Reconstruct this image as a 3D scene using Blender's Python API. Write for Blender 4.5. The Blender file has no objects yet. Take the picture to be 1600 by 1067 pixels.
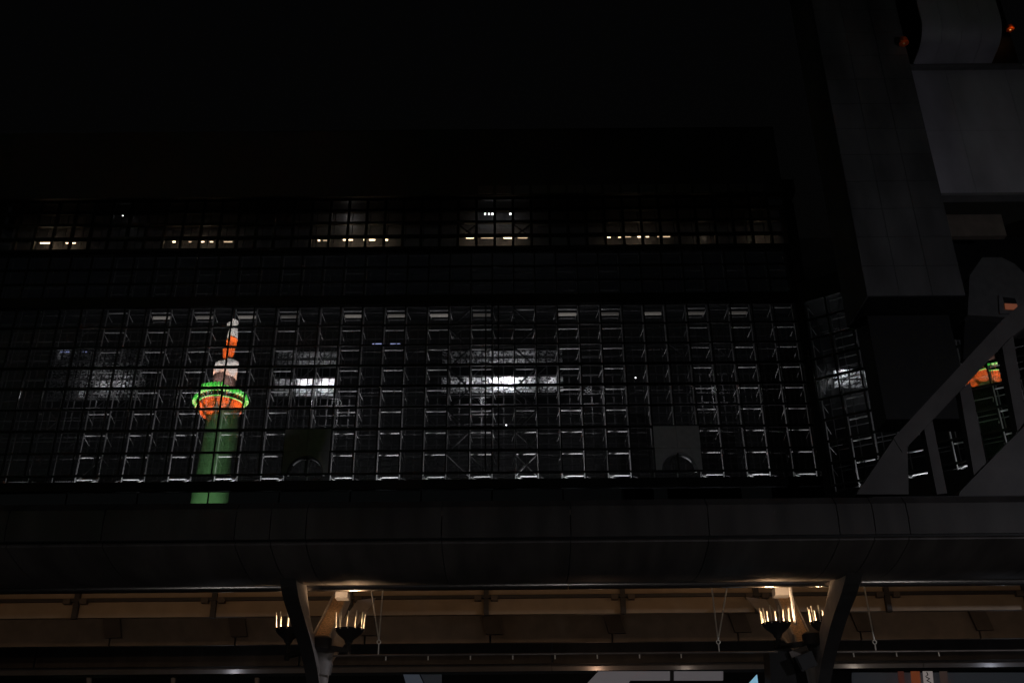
import bpy, bmesh, math, random
from mathutils import Vector, Matrix, Euler
random.seed(7)
R = math.radians
scene = bpy.context.scene
C = scene.collection

# ------------------------------------------------------------------ camera
EYE = Vector((0, 0, 1.6))
PITCH, ROLL, F = R(27.0), R(0.5), 1600.0          # F: focal length in pixels of a 1600 wide frame
fwd = Vector((0, math.cos(PITCH), math.sin(PITCH)))
r0 = Vector((1, 0, 0)); u0 = Vector((0, -math.sin(PITCH), math.cos(PITCH)))
right = r0 * math.cos(ROLL) - u0 * math.sin(ROLL)
upv = r0 * math.sin(ROLL) + u0 * math.cos(ROLL)
cam_d = bpy.data.cameras.new('camera'); cam = bpy.data.objects.new('camera', cam_d); C.objects.link(cam)
cam_d.sensor_width = 36; cam_d.lens = 36 * F / 1600; cam_d.clip_start = .1; cam_d.clip_end = 5000
M = Matrix((right, upv, -fwd)).transposed().to_4x4(); M.translation = EYE
cam.matrix_world = M
scene.camera = cam

# ------------------------------------------------------------------ night sky, exposure
w = bpy.data.worlds.new('World'); scene.world = w; w.use_nodes = True
nt = w.node_tree
sky = nt.nodes.new('ShaderNodeTexSky'); sky.sky_type = 'NISHITA'; sky.sun_disc = False
sky.sun_elevation = R(-4.0); sky.sun_rotation = R(200); sky.air_density = 1.0; sky.dust_density = 3.0; sky.ozone_density = 0.55
bg = nt.nodes['Background']; bg.inputs['Strength'].default_value = 0.055
nt.links.new(sky.outputs[0], bg.inputs['Color'])
vs = scene.view_settings
scene.display_settings.display_device = 'sRGB'
vs.view_transform = 'Standard'; vs.look = 'None'; vs.exposure = 0; vs.gamma = 1; vs.use_curve_mapping = False
scene.render.engine = 'CYCLES'
cy = scene.cycles
cy.use_denoising = True; cy.max_bounces = 8; cy.transparent_max_bounces = 24; cy.glossy_bounces = 4
cy.diffuse_bounces = 3; cy.sample_clamp_indirect = 4.0; cy.use_light_tree = True
cy.caustics_reflective = False; cy.caustics_refractive = False

# ------------------------------------------------------------------ helpers: places
def ray(x, y):
    d = right * (x - 800) + upv * (533.5 - y) + fwd * F
    return d.normalized()
def at(x, y, Y):                       # where that line of sight meets the upright plane at distance Y
    d = ray(x, y); return EYE + d * (Y / d.y)
def on(x, y, n, k):                    # ... meets the plane n.p = k
    d = ray(x, y); return EYE + d * ((k - n.dot(EYE)) / n.dot(d))

# ------------------------------------------------------------------ helpers: materials
def mat(name, col, rough=.6, metal=0.0, var=.25, scale=3.0, bump=0.0, spec=.5, stretch=(1, 1, 1)):
    m = bpy.data.materials.new(name); m.use_nodes = True
    n = m.node_tree.nodes; l = m.node_tree.links; b = n['Principled BSDF']
    b.inputs['Roughness'].default_value = rough; b.inputs['Metallic'].default_value = metal
    b.inputs['Specular IOR Level'].default_value = spec
    tc = n.new('ShaderNodeTexCoord'); mp = n.new('ShaderNodeMapping'); mp.inputs['Scale'].default_value = stretch
    geo = n.new('ShaderNodeNewGeometry')
    l.new(geo.outputs['Position'], mp.inputs['Vector'])
    ns = n.new('ShaderNodeTexNoise'); ns.inputs['Scale'].default_value = scale; ns.inputs['Detail'].default_value = 6
    l.new(mp.outputs[0], ns.inputs['Vector'])
    rp = n.new('ShaderNodeValToRGB')
    c = Vector(col)
    rp.color_ramp.elements[0].position = .3; rp.color_ramp.elements[1].position = .7
    rp.color_ramp.elements[0].color = (*(c * (1 - var)), 1); rp.color_ramp.elements[1].color = (*(c * (1 + var * .6)), 1)
    l.new(ns.outputs['Fac'], rp.inputs['Fac']); l.new(rp.outputs[0], b.inputs['Base Color'])
    if bump:
        bp = n.new('ShaderNodeBump'); bp.inputs['Strength'].default_value = bump; bp.inputs['Distance'].default_value = .02
        l.new(ns.outputs['Fac'], bp.inputs['Height']); l.new(bp.outputs[0], b.inputs['Normal'])
    return m
def emit(name, col, s):
    m = bpy.data.materials.new(name); m.use_nodes = True
    b = m.node_tree.nodes['Principled BSDF']
    b.inputs['Base Color'].default_value = (.3, .3, .3, 1)
    b.inputs['Emission Color'].default_value = (*col, 1); b.inputs['Emission Strength'].default_value = s
    return m
def glass(name, refl, tint, rough=0.0):
    m = bpy.data.materials.new(name); m.use_nodes = True
    n = m.node_tree.nodes; l = m.node_tree.links; n.remove(n['Principled BSDF'])
    t = n.new('ShaderNodeBsdfTransparent'); t.inputs[0].default_value = (*tint, 1)
    g = n.new('ShaderNodeBsdfGlossy'); g.inputs['Roughness'].default_value = rough
    g.inputs[0].default_value = (.96, .98, 1, 1)
    mx = n.new('ShaderNodeMixShader'); mx.inputs[0].default_value = refl; l.new(t.outputs[0], mx.inputs[1]); l.new(g.outputs[0], mx.inputs[2])
    l.new(mx.outputs[0], n['Material Output'].inputs[0])
    return m
def frosted(name, scale, contrast):    # translucent pane over a lamp, sparkle put into its colour as speckle
    m = bpy.data.materials.new(name); m.use_nodes = True
    n = m.node_tree.nodes; l = m.node_tree.links; n.remove(n['Principled BSDF'])
    geo = n.new('ShaderNodeNewGeometry')
    mp = n.new('ShaderNodeMapping'); mp.inputs['Scale'].default_value = (1, 1, 1.4)
    l.new(geo.outputs['Position'], mp.inputs['Vector'])
    ns = n.new('ShaderNodeTexNoise'); ns.inputs['Scale'].default_value = scale; ns.inputs['Detail'].default_value = 3; ns.inputs['Roughness'].default_value = .75
    l.new(mp.outputs[0], ns.inputs['Vector'])
    rp = n.new('ShaderNodeValToRGB')
    rp.color_ramp.elements[0].position = .5 - contrast; rp.color_ramp.elements[1].position = .5 + contrast * .9
    rp.color_ramp.elements[0].color = (.03, .03, .032, 1); rp.color_ramp.elements[1].color = (.93, .95, .97, 1)
    l.new(ns.outputs['Fac'], rp.inputs['Fac'])
    t = n.new('ShaderNodeBsdfTranslucent'); l.new(rp.outputs[0], t.inputs[0])
    l.new(t.outputs[0], n['Material Output'].inputs[0])
    return m

M_black = mat('black_painted_steel', (.009, .009, .0095), .6, spec=.3)
M_mull = mat('dark_mullion_paint', (.014, .014, .015), .5)
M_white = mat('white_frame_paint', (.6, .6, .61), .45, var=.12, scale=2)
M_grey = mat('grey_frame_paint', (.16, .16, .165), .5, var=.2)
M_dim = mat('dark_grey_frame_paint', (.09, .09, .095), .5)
M_conc = mat('dark_granite_cladding', (.082, .082, .086), .6, var=.5, scale=.9, bump=.25, stretch=(1, 1, .35))
M_panelgrey = mat('grey_metal_panel', (.2, .2, .205), .45, var=.15)
M_pale = mat('pale_metal_cladding', (.5, .49, .54), .42, var=.28, scale=.6, stretch=(1, 1, .5))
M_canopy = mat('dark_canopy_metal', (.04, .036, .035), .5, var=.5, scale=1.6, stretch=(1.5, .3, .3))
M_steel = mat('brushed_steel_edge', (.42, .4, .39), .24, metal=1.0, var=.15, scale=14, stretch=(.2, 3, 3))
M_brown = mat('brown_bracket_shade', (.1, .08, .065), .6)  # for brackets, and for shade laid over the rear soffit
M_rail = mat('dull_rail_steel', (.3, .27, .25), .35, metal=.8)
M_belly = mat('belly_bounce_tone', (.105, .096, .093), .55, var=.4, scale=1.6, stretch=(1.6, .3, .3))  # paler than the fascia, ground bounce put into the colour
M_archp = mat('arched_panel_paint', (.6, .6, .6), .5, var=.12)
M_eave = mat('satin_eave_metal', (.34, .33, .33), .35, metal=.5, var=.1)
M_soffit = mat('tan_soffit_panel', (.33, .25, .165), .55, var=.14, scale=2.5)
M_soffit2 = mat('brown_soffit_panel', (.2, .165, .135), .6, var=.2, scale=2.5)
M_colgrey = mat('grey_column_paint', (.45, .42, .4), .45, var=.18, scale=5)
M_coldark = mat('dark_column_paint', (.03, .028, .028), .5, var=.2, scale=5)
M_rod = mat('stainless_rod', (.85, .8, .7), .35, metal=.25, var=.1)
M_arm = mat('pitted_lamplit_arm', (.72, .5, .3), .6, var=.5, scale=26, bump=.3)  # pitted paint with the lamp's orange put into the colour
M_wall = mat('station_stone', (.05, .05, .052), .6, bump=.1)
M_asph = mat('asphalt', (.05, .05, .05), .85, scale=20, bump=.2)
M_stair = mat('grey_truss_paint', (.036, .032, .031), .6, var=.4, scale=1.5)
M_bay = mat('bay_cladding', (.08, .08, .082), .5, var=.2)
M_glass = glass('coated_glass', .16, (.95, .93, .93))
M_glass3 = glass('plain_glass', .1, (.95, .95, .95))
M_glass2 = glass('dark_backed_glass', .3, (.4, .42, .42))
M_frost = frosted('speckled_glow_glass', 3.2, .18)
M_frost2 = frosted('sparkle_glow_glass', 3.4, .07)
M_clear = glass('clear_glass', .004, (.97, .97, .97))
M_warms = [emit('warm_lamp', (1, .74, .46), e) for e in (1.2, 3, 7)]
M_warm = emit('warm_lamp', (1, .72, .42), 6)
M_bulbw = emit('warm_bulb', (1, .6, .3), 30)
M_cold = emit('white_lamp', (.9, .96, 1), 5)
M_strip = emit('dim_strip_diffuser', (1, .95, .86), .16)
M_strips = [emit('strip_diffuser', (1, .95, .86), e) for e in (.045, .09, .15)]
M_towerw = mat('white_tower_paint', (.8, .8, .79), .5, var=.06)
M_towero = mat('orange_tower_paint', (.75, .12, .015), .5, var=.1)
M_towerd = mat('dark_tower_window', (.02, .02, .022), .2)
M_ringglow = emit('green_lit_ring', (.1, 1, .09), 1.9)  # green floodlighting of the rings put in as emission

# ------------------------------------------------------------------ helpers: meshes
def frost_pane(name, c, d, m, parent):
    o = MB().box(c, d).build(name, m, parent)
    o.data.materials.append(M_clear)
    for p in o.data.polygons: p.material_index = 0 if p.normal.y < -.9 else 1
    return o
class MB:
    def __init__(s): s.v = []; s.f = []
    def add(s, vs_, fs):
        k = len(s.v); s.v += [tuple(p) for p in vs_]; s.f += [tuple(i + k for i in f) for f in fs]; return s
    def hexa(s, p):                    # 8 corners: bottom ring, top ring
        return s.add(p, [(3, 2, 1, 0), (4, 5, 6, 7), (0, 1, 5, 4), (1, 2, 6, 5), (2, 3, 7, 6), (3, 0, 4, 7)])
    def box(s, c, d, rot=None):
        c = Vector(c); h = Vector(d) / 2; P = []
        for z in (-1, 1):
            for x, y in ((-1, -1), (1, -1), (1, 1), (-1, 1)):
                q = Vector((x * h.x, y * h.y, z * h.z))
                if rot is not None: q = rot @ q
                P.append(c + q)
        return s.hexa(P)
    def bar(s, a, b, w_, h_):
        a = Vector(a); b = Vector(b); d = b - a
        return s.box((a + b) / 2, (w_, h_, d.length), d.to_track_quat('Z', 'Y').to_matrix())
    def tube(s, a, b, r, n=10, r2=None):
        a = Vector(a); b = Vector(b); q = (b - a).to_track_quat('Z', 'Y').to_matrix(); r2 = r if r2 is None else r2
        P = [a + q @ Vector((math.cos(t) * r, math.sin(t) * r, 0)) for t in [2 * math.pi * i / n for i in range(n)]]
        P += [b + q @ Vector((math.cos(t) * r2, math.sin(t) * r2, 0)) for t in [2 * math.pi * i / n for i in range(n)]]
        return s.add(P, [(i, (i + 1) % n, n + (i + 1) % n, n + i) for i in range(n)] + [tuple(range(n))[::-1], tuple(range(n, 2 * n))])
    def lathe(s, prof, c=(0, 0, 0), n=32, cap=True):
        c = Vector(c); P = []; m = len(prof)
        for i in range(n):
            t = 2 * math.pi * i / n
            P += [c + Vector((r * math.cos(t), r * math.sin(t), z)) for r, z in prof]
        Fc = [(i * m + j, ((i + 1) % n) * m + j, ((i + 1) % n) * m + j + 1, i * m + j + 1) for i in range(n) for j in range(m - 1)]
        if cap: Fc += [tuple(i * m for i in range(n))[::-1], tuple(i * m + m - 1 for i in range(n))]
        return s.add(P, Fc)
    def prism(s, poly, ext):
        ext = Vector(ext); n = len(poly); P = [Vector(p) for p in poly]; P += [p + ext for p in P]
        return s.add(P, [tuple(range(n))[::-1], tuple(range(n, 2 * n))] + [(i, (i + 1) % n, n + (i + 1) % n, n + i) for i in range(n)])
    def strip(s, prof, x0, x1, th, sk=lambda x, j: 0):    # a (Y,z) profile extruded along X, with thickness th
        m = len(prof); P = []
        nr = []
        for j in range(m):
            a = Vector(prof[max(j - 1, 0)]); b = Vector(prof[min(j + 1, m - 1)]); t = (b - a).normalized(); nr.append(Vector((t.y, -t.x)))
        for x in (x0, x1):
            for sgn in (0, 1):
                for j in range(m):
                    p = Vector(prof[j]) + nr[j] * (th * sgn); P.append((x, p.x, p.y))
        a, b, c, d = 0, m, 2 * m, 3 * m
        Fc = []
        for j in range(m - 1):
            Fc += [(a + j, a + j + 1, c + j + 1, c + j), (b + j, d + j, d + j + 1, b + j + 1), (a + j, b + j, b + j + 1, a + j + 1), (c + j, c + j + 1, d + j + 1, d + j)]
        Fc += [(a, c, d, b), (a + m - 1, b + m - 1, d + m - 1, c + m - 1)]
        return s.add(P, Fc)
    def mesh(s, name, m, smooth=False):
        me = bpy.data.meshes.new(name); me.from_pydata(s.v, [], s.f)
        bm = bmesh.new(); bm.from_mesh(me); bmesh.ops.recalc_face_normals(bm, faces=bm.faces[:]); bm.to_mesh(me); bm.free()
        me.materials.append(m)
        if smooth:
            me.polygons.foreach_set('use_smooth', [True] * len(me.polygons))
            try: me.set_sharp_from_angle(angle=R(38))
            except Exception: pass
        return me
    def build(s, name, m, parent=None, smooth=False):
        o = bpy.data.objects.new(name, s.mesh(name, m, smooth)); C.objects.link(o)
        if parent is not None:
            o.parent = parent; o.matrix_parent_inverse = pinv(parent)
        return o
def pinv(p):
    m = Matrix.LocRotScale(p.location, p.rotation_euler, p.scale)
    if p.parent is not None: m = (p.parent.matrix_world if False else Matrix.LocRotScale(p.parent.location, p.parent.rotation_euler, p.parent.scale)) @ p.matrix_parent_inverse @ m
    return m.inverted()
def tag(o, label, cat, group=None):
    o['label'] = label; o['category'] = cat
    if group: o['group'] = group
    return o
def thing(name, label, cat, loc=(0, 0, 0), group=None):
    o = bpy.data.objects.new(name, None); C.objects.link(o); o.location = loc; o.empty_display_size = .3
    return tag(o, label, cat, group)
def struct(name, mb, m):
    o = mb.build(name, m); o['kind'] = 'structure'; return o
def inst(name, me, parent, loc, quat=None, scale=(1, 1, 1)):      # a piece that shares its mesh with its likes
    o = bpy.data.objects.new(name, me); C.objects.link(o); o.parent = parent; o.matrix_parent_inverse = pinv(parent)
    o.location = loc; o.rotation_mode = 'XYZ'
    if quat is not None: o.rotation_euler = quat.to_euler()
    o.scale = scale
    return o
def binst(name, me, parent, a, b, w_, h_=None):                   # unit bar/tube along Z placed from a to b
    a = Vector(a); b = Vector(b); d = b - a
    return inst(name, me, parent, (a + b) / 2, d.to_track_quat('Z', 'Y'), (w_, h_ or w_, d.length))
def lamp(name, kind, loc, col, power, parent=None, aim=None, size=.1, spot=60, blend=.4):
    l = bpy.data.lights.new(name, kind); l.color = col; l.energy = power
    if kind in ('POINT', 'SPOT'): l.shadow_soft_size = size
    if kind == 'SPOT': l.spot_size = R(spot); l.spot_blend = blend
    o = bpy.data.objects.new(name, l); C.objects.link(o); o.location = loc
    if aim is not None: o.rotation_euler = (Vector(aim) - Vector(loc)).to_track_quat('-Z', 'Y').to_euler()
    if parent is not None: o.parent = parent; o.matrix_parent_inverse = pinv(parent)
    return o
unit_box = {}
def ubox(m):
    if m.name not in unit_box: unit_box[m.name] = MB().box((0, 0, 0), (1, 1, 1)).mesh('bar', m)
    return unit_box[m.name]
unit_tube = {}
def utube(m):
    if m.name not in unit_tube: unit_tube[m.name] = MB().tube((0, 0, -.5), (0, 0, .5), .5, 10).mesh('tube', m, True)
    return unit_tube[m.name]

# ------------------------------------------------------------------ ground
g = MB().add([(-3000, -3000, 0), (3000, -3000, 0), (3000, 3000, 0), (-3000, 3000, 0)], [(0, 1, 2, 3)])
struct('ground', g, M_asph)
struct('pavement', MB().box((0, 23, .07), (90, 14, .14)), M_wall)

# ------------------------------------------------------------------ the station's great glass wall
D = 74.0; PX = 1.782; PZ = 1.82
xl = at(109.5, 750, D).x; zb = at(800, 738, D).z
K0, K1, NROW = -6, 32, 8
X = lambda k: xl + PX * k
Z = lambda j: zb + PZ * j
LIT = [0, 2, 4, 6, 8, 11, 13, 15, 17, 19, 21, 23, 27, 29, 31]
PANEL = {(k, j) for k in (9, 10, 25, 26) for j in (0, 1)}
pane_mesh = MB().box((0, 0, 0), (PX - .1, .03, PZ - .1)).mesh('pane', M_glass)
def panes(root, name, K0, K1, J0, J1, frame, tilt, skip=()):
    for j in range(J0, J1):
        for k in range(K0, K1):
            if (k, j) in skip: continue
            o = inst(name, pane_mesh, root, frame(k + .5, j + .5))
            o.rotation_euler = (random.gauss(0, tilt), 0, root_rot + random.gauss(0, tilt))
def mullions(root, K0, K1, J0, J1, frame, big=(), step=.09):
    b = ubox(M_mull)
    for k in range(K0, K1 + 1):
        binst('mullion', b, root, frame(k, J0) , frame(k, J1), step, .22)
    for j in range(J0, J1 + 1):
        wd = .19 if j in big else .115
        binst('transom', b, root, frame(K0, j) + Vector((0, -.02, 0)), frame(K1, j) + Vector((0, -.02, 0)), .2, wd)
root_rot = 0.0
fr = lambda k, j: Vector((X(k), D, Z(j)))
gf = thing('glass_curtain_wall', 'huge gridded glass wall of the station reflecting a lit tower', 'facade', (X(13), D, Z(0)))
panes(gf, 'pane', K0, K1, 0, NROW, fr, .0016, PANEL)
mullions(gf, K0, K1, 0, NROW, fr, (2, 4, 5, 8))
for dx in (-.52, .5):
    binst('mullion', ubox(M_mull), gf, Vector((X(18) + dx, D + .02, Z(0))), Vector((X(18) + dx, D + .02, Z(8))), .1, .2)

ub = thing('upper_glass_band', 'dim dark glass band right above the bright lattice wall', 'facade', (X(13), D, Z(NROW)))
PU = (at(800, 394, D).z - Z(8) - .9) / 3
fru = lambda k, j: Vector((X(k), D, Z(8) + .9 + PU * j))
pane_mesh = MB().box((0, 0, 0), (PX - .1, .03, PU - .1)).mesh('pane', M_glass)
panes(ub, 'pane', K0, K1, 0, 3, fru, .0011)
mullions(ub, K0, K1, 0, 3, fru, (0,))

# arched opaque panels set into the lowest two rows
def arched(k, label):
    t = thing('arched_panel', label, 'panel', (X(k + 1), D - .05, Z(0)), 'opaque panels with a half-round hole in the glass wall')
    y = D - .12; g_ = .02
    for s in (0, 1):
        MB().box((X(k + s) + PX / 2, y, Z(1) + PZ / 2), (PX - g_, .08, PZ - g_)).build('panel', M_archp, t)
        cx, cz, rr = X(k + 1), Z(0) + .06, 1.38
        sg = -1 if s == 0 else 1
        pts = []
        xe = cx + sg * (PX - g_); zt = Z(1) - g_ / 2
        n = 12
        for i in range(n):
            a0 = math.pi / 2 * i / n; a1 = math.pi / 2 * (i + 1) / n
            def outer(a): # outer border of the square hit by the same bearing
                dx, dz = math.cos(a), math.sin(a)
                tt = min((PX - g_) / dx if dx > 1e-6 else 1e9, (zt - cz) / dz if dz > 1e-6 else 1e9)
                return Vector((cx + sg * dx * tt, y - .04, cz + dz * tt))
            def inner(a): return Vector((cx + sg * math.cos(a) * rr, y - .04, cz + math.sin(a) * rr))
            pts.append([inner(a0), outer(a0), outer(a1), inner(a1)])
        mb = MB()
        for q in pts: mb.prism(q, (0, .08, 0))
        mb.build('panel', M_archp, t)
    rim = MB()
    for i in range(24):
        a0 = math.pi * i / 24; a1 = math.pi * (i + 1) / 24
        p = lambda a, r_: Vector((X(k + 1) + math.cos(a) * r_, y + .1, Z(0) + .06 + math.sin(a) * r_))
        rim.prism([p(a0, 1.30), p(a0, 1.40), p(a1, 1.40), p(a1, 1.30)], (0, .5, 0))
    rim.build('arch_rim', M_white if k > 20 else M_grey, t)  # white rim on the right, grey on the left: light put into the colour
    MB().bar((X(k + 1), y + .45, Z(0)), (X(k + 1), y + .45, Z(0) + 1.4), .16, .16).build('arch_post', M_white if k > 20 else M_dim, t)  # post coloured to match, paler where it should look lit
arched(9, 'dark panel with half round arch near the reflected tower, left of two')
arched(25, 'dark panel with half round arch and a lit white rim, right of two')

# ------------------------------------------------------------------ the space frame behind the glass
def space_frame(root, frame, nrm, K0, K1, NR, lit, zoff=0, upper=4, skip=(), mid=0, halo=True):
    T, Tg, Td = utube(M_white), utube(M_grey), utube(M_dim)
    d1, d2 = .85, 3.4
    back = lambda k, j, d: frame(k, j) + nrm * d
    NT = NR + upper
    for k in range(K0, K1 + 1):
        edge = (k in lit) or (k - 1 in lit)
        binst('post', T if k >= 0 else Tg, root, back(k, -.3, d1), back(k, NT, d1), .11)  # left end painted grey, its weaker light put into the colour
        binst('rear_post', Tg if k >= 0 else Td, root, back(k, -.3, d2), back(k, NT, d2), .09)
    for j in range(0, NT + 1):
        for k in range(K0, K1):
            if (k, j) in skip and (k, j - 1) in skip: continue
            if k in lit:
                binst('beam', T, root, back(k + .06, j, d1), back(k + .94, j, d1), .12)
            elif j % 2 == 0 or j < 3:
                binst('dim_beam', Td, root, back(k + .06, j, d1 + .3), back(k + .94, j, d1 + .3), .06)  # unlit bays get dark grey tubes, their shade put into the colour
        binst('rear_beam', Tg, root, back(K0, j + .3, d2), back(K1, j + .3, d2), .075)
        if j % 2 == 0: binst('rear_beam', Td, root, back(K0, j + .62, d2 + 1.4), back(K1, j + .62, d2 + 1.4), .09)
    for k in range(max(K0, 0), K1 + 1):
        for j in range(1, NR + 1):
            if (k, j - 1) in skip or (k - 1, j - 1) in skip and k > mid: continue
            s = 1 if k <= mid else -1
            if random.random() < .12: continue
            # short web member from the front node back and down to the rear post
            binst('bracket', T, root, back(k, j - .02, d1), back(k + random.uniform(.08, .16) * s, j - random.uniform(.24, .38), d1 + .7), random.uniform(.045, .065))
    for k in range(max(K0, 0), K1):       # zigzag of the bottom chord, lying flat
        if (k, 0) in skip: continue
        s = k < mid - 9
        a = back(k + (.93 if s else .07), -.04, d1); b = back(k + (.42 if s else .58), -.3, d1 - .35)
        binst('bottom_brace', T if k in lit else Td, root, a, b, random.uniform(.085, .11) if k in lit else .06)  # white in lit bays, dark grey elsewhere to look unlit
        binst('bottom_beam', Td, root, back(k + .05, -.34, d1 - .4), back(k + .95, -.34, d1 - .4), .06)
sf = thing('space_frame', 'white lattice of tubes lit from below behind the big glass wall', 'lattice', (X(13), D + .8, Z(0)))
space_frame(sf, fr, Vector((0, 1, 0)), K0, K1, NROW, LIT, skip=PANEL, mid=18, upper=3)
# two bays of dark diagonal bracing at the middle
for k, s in ((16, 1), (19, -1)):
    for j in range(0, 8, 2):
        for a, b in (((0, j + 1), (1, j + 2)), ((0, j + 1), (1, j))):
            f_ = (lambda q: q) if s == 1 else (lambda q: 1 - q)
            binst('diagonal', ubox(M_dim if j > 1 else M_grey), sf, Vector((X(k + f_(a[0])), D + .6, Z(a[1]))), Vector((X(k + f_(b[0])), D + .6, Z(b[1]))), .13)  # lowest pair painted paler, light from below put into the colour
for k in (0, 17, 19):
    binst('diagonal', utube(M_white), sf, Vector((X(k + (.95 if k == 0 else .05)), D + 1, Z(1) - .1)), Vector((X(k + (.1 if k == 0 else .9)), D + 1, Z(0) + .1)), .1)
for k in (2, 5, 8, 12, 14, 17, 19, 22, 24):
    for j in (3, 4, 6):
        if random.random() < .55:
            binst('diagonal', utube(M_grey), sf, Vector((X(k + .1), D + 3.3, Z(j))), Vector((X(k + .9), D + 3.3, Z(j + 1))), .07)
rear = MB()
for k in range(2 * K0, 2 * K1 + 1):
    rear.bar((X(k / 2) * 1.06, D + 6.5, Z(-.5)), (X(k / 2) * 1.06, D + 6.5, Z(8.6)), .1, .1)
rear.build('rear_lattice_posts', M_grey, sf)['kind'] = 'stuff'
for j in range(20):
    binst('rear_rail', ubox(M_grey), sf, (X(K0), D + 6.3, Z(j * .5 - .4)), (X(K1), D + 6.3, Z(j * .5 - .4)), .07)
for k in range(-4, 32, 1):
    for j in range(0, 8):
        if random.random() < .3:
            f_ = random.choice((0, 1)); binst('rear_diagonal', ubox(M_grey), sf, (X(k + f_), D + 3.5, Z(j + .3)), (X(k + 1 - f_), D + 3.5, Z(j + 1.3)), .06)
for k, p_ in ((-5, 140), (-3, 180), (-1, 260)):
    lamp('floodlight', 'SPOT', (X(k + .5), D + .42, Z(0) - 2.6), (.95, .97, 1), p_, sf, (X(k + .5), D + 1.1, Z(8)), .08, 62, .9)
for k, j, p_ in ((-2, 5, 22), (4, 5, 60), (10, 4.5, 75), (17, 4.5, 95), (22, 5, 50), (28, 5, 26)):
    lamp('hall_fill', 'POINT', (X(k + .5), D + 5.0, Z(j)), (.93, .96, 1), p_, sf, None, .3)  # unseen fill lights added to brighten the rear lattice
for k in LIT:
    pw = 1250 if k not in (0, 31) else 800
    pw *= random.uniform(.4, 1.25) * (.7 if k >= 29 else 1)
    lamp('floodlight', 'SPOT', (X(k + .5), D + .42, Z(0) - 4.0), (.95, .97, 1), pw * 2.5, sf, (X(k + .5), D + 1.1, Z(8)), .08, 50, .9)

# ------------------------------------------------------------------ pale strip lights over the frame
zs = at(800, 492, D + 1.2).z
ORD = 'first second third fourth fifth sixth seventh eighth ninth tenth eleventh twelfth last'.split()
for k in (2, 4, 6, 8, 11, 13, 15, 17, 21, 23, 25, 27, 29):
    bx = thing('strip_light', 'dim pale strip light at the top of the lattice, ' + ORD[(2, 4, 6, 8, 11, 13, 15, 17, 21, 23, 25, 27, 29).index(k)] + ' from the left', 'light', (X(k + .5), D + 1.2, zs), 'strip lights over the lattice wall')
    MB().box((X(k + .5), D + 1.2, zs), (1.45, .16, .2)).build('diffuser', M_strips[random.randrange(3)], bx)
    MB().box((X(k + .5), D + 1.3, zs - .3), (1.45, .12, .08)).build('reflector', M_grey, bx)

# ------------------------------------------------------------------ station building: solid parts
sb = thing('station_building', 'black station building behind and below the glass wall', 'building', (0, D + 10, 0))
xa, xb = X(K0) - 2, X(K1)
z763 = at(800, 763, D).z; z786 = at(800, 786, D).z
MB().box(((xa + xb) / 2, D - .1, (Z(0) - .62 + z763) / 2), (xb - xa, .5, Z(0) - .62 - z763)).build('lower_beam', M_black, sb)
MB().box(((xa + xb) / 2, D, z786 / 2), (xb - xa, .4, z786)).build('base_wall', M_wall, sb)
MB().box(((xa + xb) / 2, D - .06, Z(8) + .42), (xb - xa, .5, .9)).build('middle_beam', M_black, sb)
for k in range(K0, K1, 3):
    MB().box((X(k + 1.5), D, (z763 + z786) / 2), (PX * 3 - .12, .05, z763 - z786 - .02)).build('low_window', M_glass2, sb)
MB().box(((xa + xb) / 2, D + .27, (z763 + z786) / 2), (xb - xa, .05, z763 - z786 + .3)).build('dark_backing', M_black, sb)
MB().box((X(K1) + .45, D - .4, (Z(12) + 20) / 2), (.9, 1.2, Z(12) + 4 - 20)).build('end_pier', M_black, sb)
MB().box(((xa + xb) / 2, D + 16, Z(6)), (xb - xa + 20, .4, 40)).build('rear_wall', M_dim, sb)
MB().box(((xa + xb) / 2, D + 8, Z(-1.8)), (xb - xa, 15, .4)).build('hall_floor', M_black, sb)
ztop = fru(0, 3).z
MB().box(((xa + xb) / 2, D + 4.4, ztop + .25), (xb - xa, 9.6, .3)).build('terrace_slab', M_black, sb)

cw = thing('shading_slats', 'dark slats added across the top of the bright lattice to hold back its light', 'walkway', (X(13), D + 1.2, Z(8) + .3))
for i in range(8):
    MB().box((X(13), D + .42 + .36 * i, Z(8) + .3), (xb - xa - 1, .27, .05)).build('slat', M_black, cw)  # added slats, placed to keep the floodlights off the upper frame
# set back upper storey: rows of glazing before grey wall panels
DU = 85.0
zu = [at(800, y, DU).z for y in (390, 369, 348, 329, 312)]
KU0, KU1 = -9, 34
XU = lambda k: at(773, 360, DU).x + 1.81 * (k - 18)
uf = thing('clerestory', 'set back top storey of dark glazing with a line of warm lamps', 'facade', (XU(12), DU, zu[0]))
gp = {}
for j in range(4):
    h = zu[j + 1] - zu[j]
    me = MB().box((0, 0, 0), (1.72, .03, h - .16)).mesh('clerestory_pane', M_glass)
    mw = MB().box((0, 0, 0), (1.74, .08, h - .1)).mesh('wall_panel', M_panelgrey)
    for k in range(KU0, KU1):
        inst('pane', me, uf, (XU(k + .5), DU, (zu[j] + zu[j + 1]) / 2))
        inst('wall_panel', mw, uf, (XU(k + .5), DU + 2.2, (zu[j] + zu[j + 1]) / 2))
for k in range(KU0, KU1 + 1):
    binst('mullion', ubox(M_mull), uf, (XU(k), DU - .05, zu[0]), (XU(k), DU - .05, zu[4]), .26, .3)
for j in range(5):
    binst('transom', ubox(M_mull), uf, (XU(KU0), DU - .1, zu[j]), (XU(KU1), DU - .1, zu[j]), .25, .3)
for k in (16, 19):
    for a, b in ((0, 1), (1, 0)):
        binst('diagonal', ubox(M_mull), uf, (XU(k + a), DU + .3, zu[1] if True else 0), (XU(k + b), DU + .3, zu[2]), .12)
MB().box((XU(12), DU + 6, zu[4] + 1.0), (1.81 * (KU1 - KU0) + 4, 13, 1.6)).build('roof_slab', M_black, sb)
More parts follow.
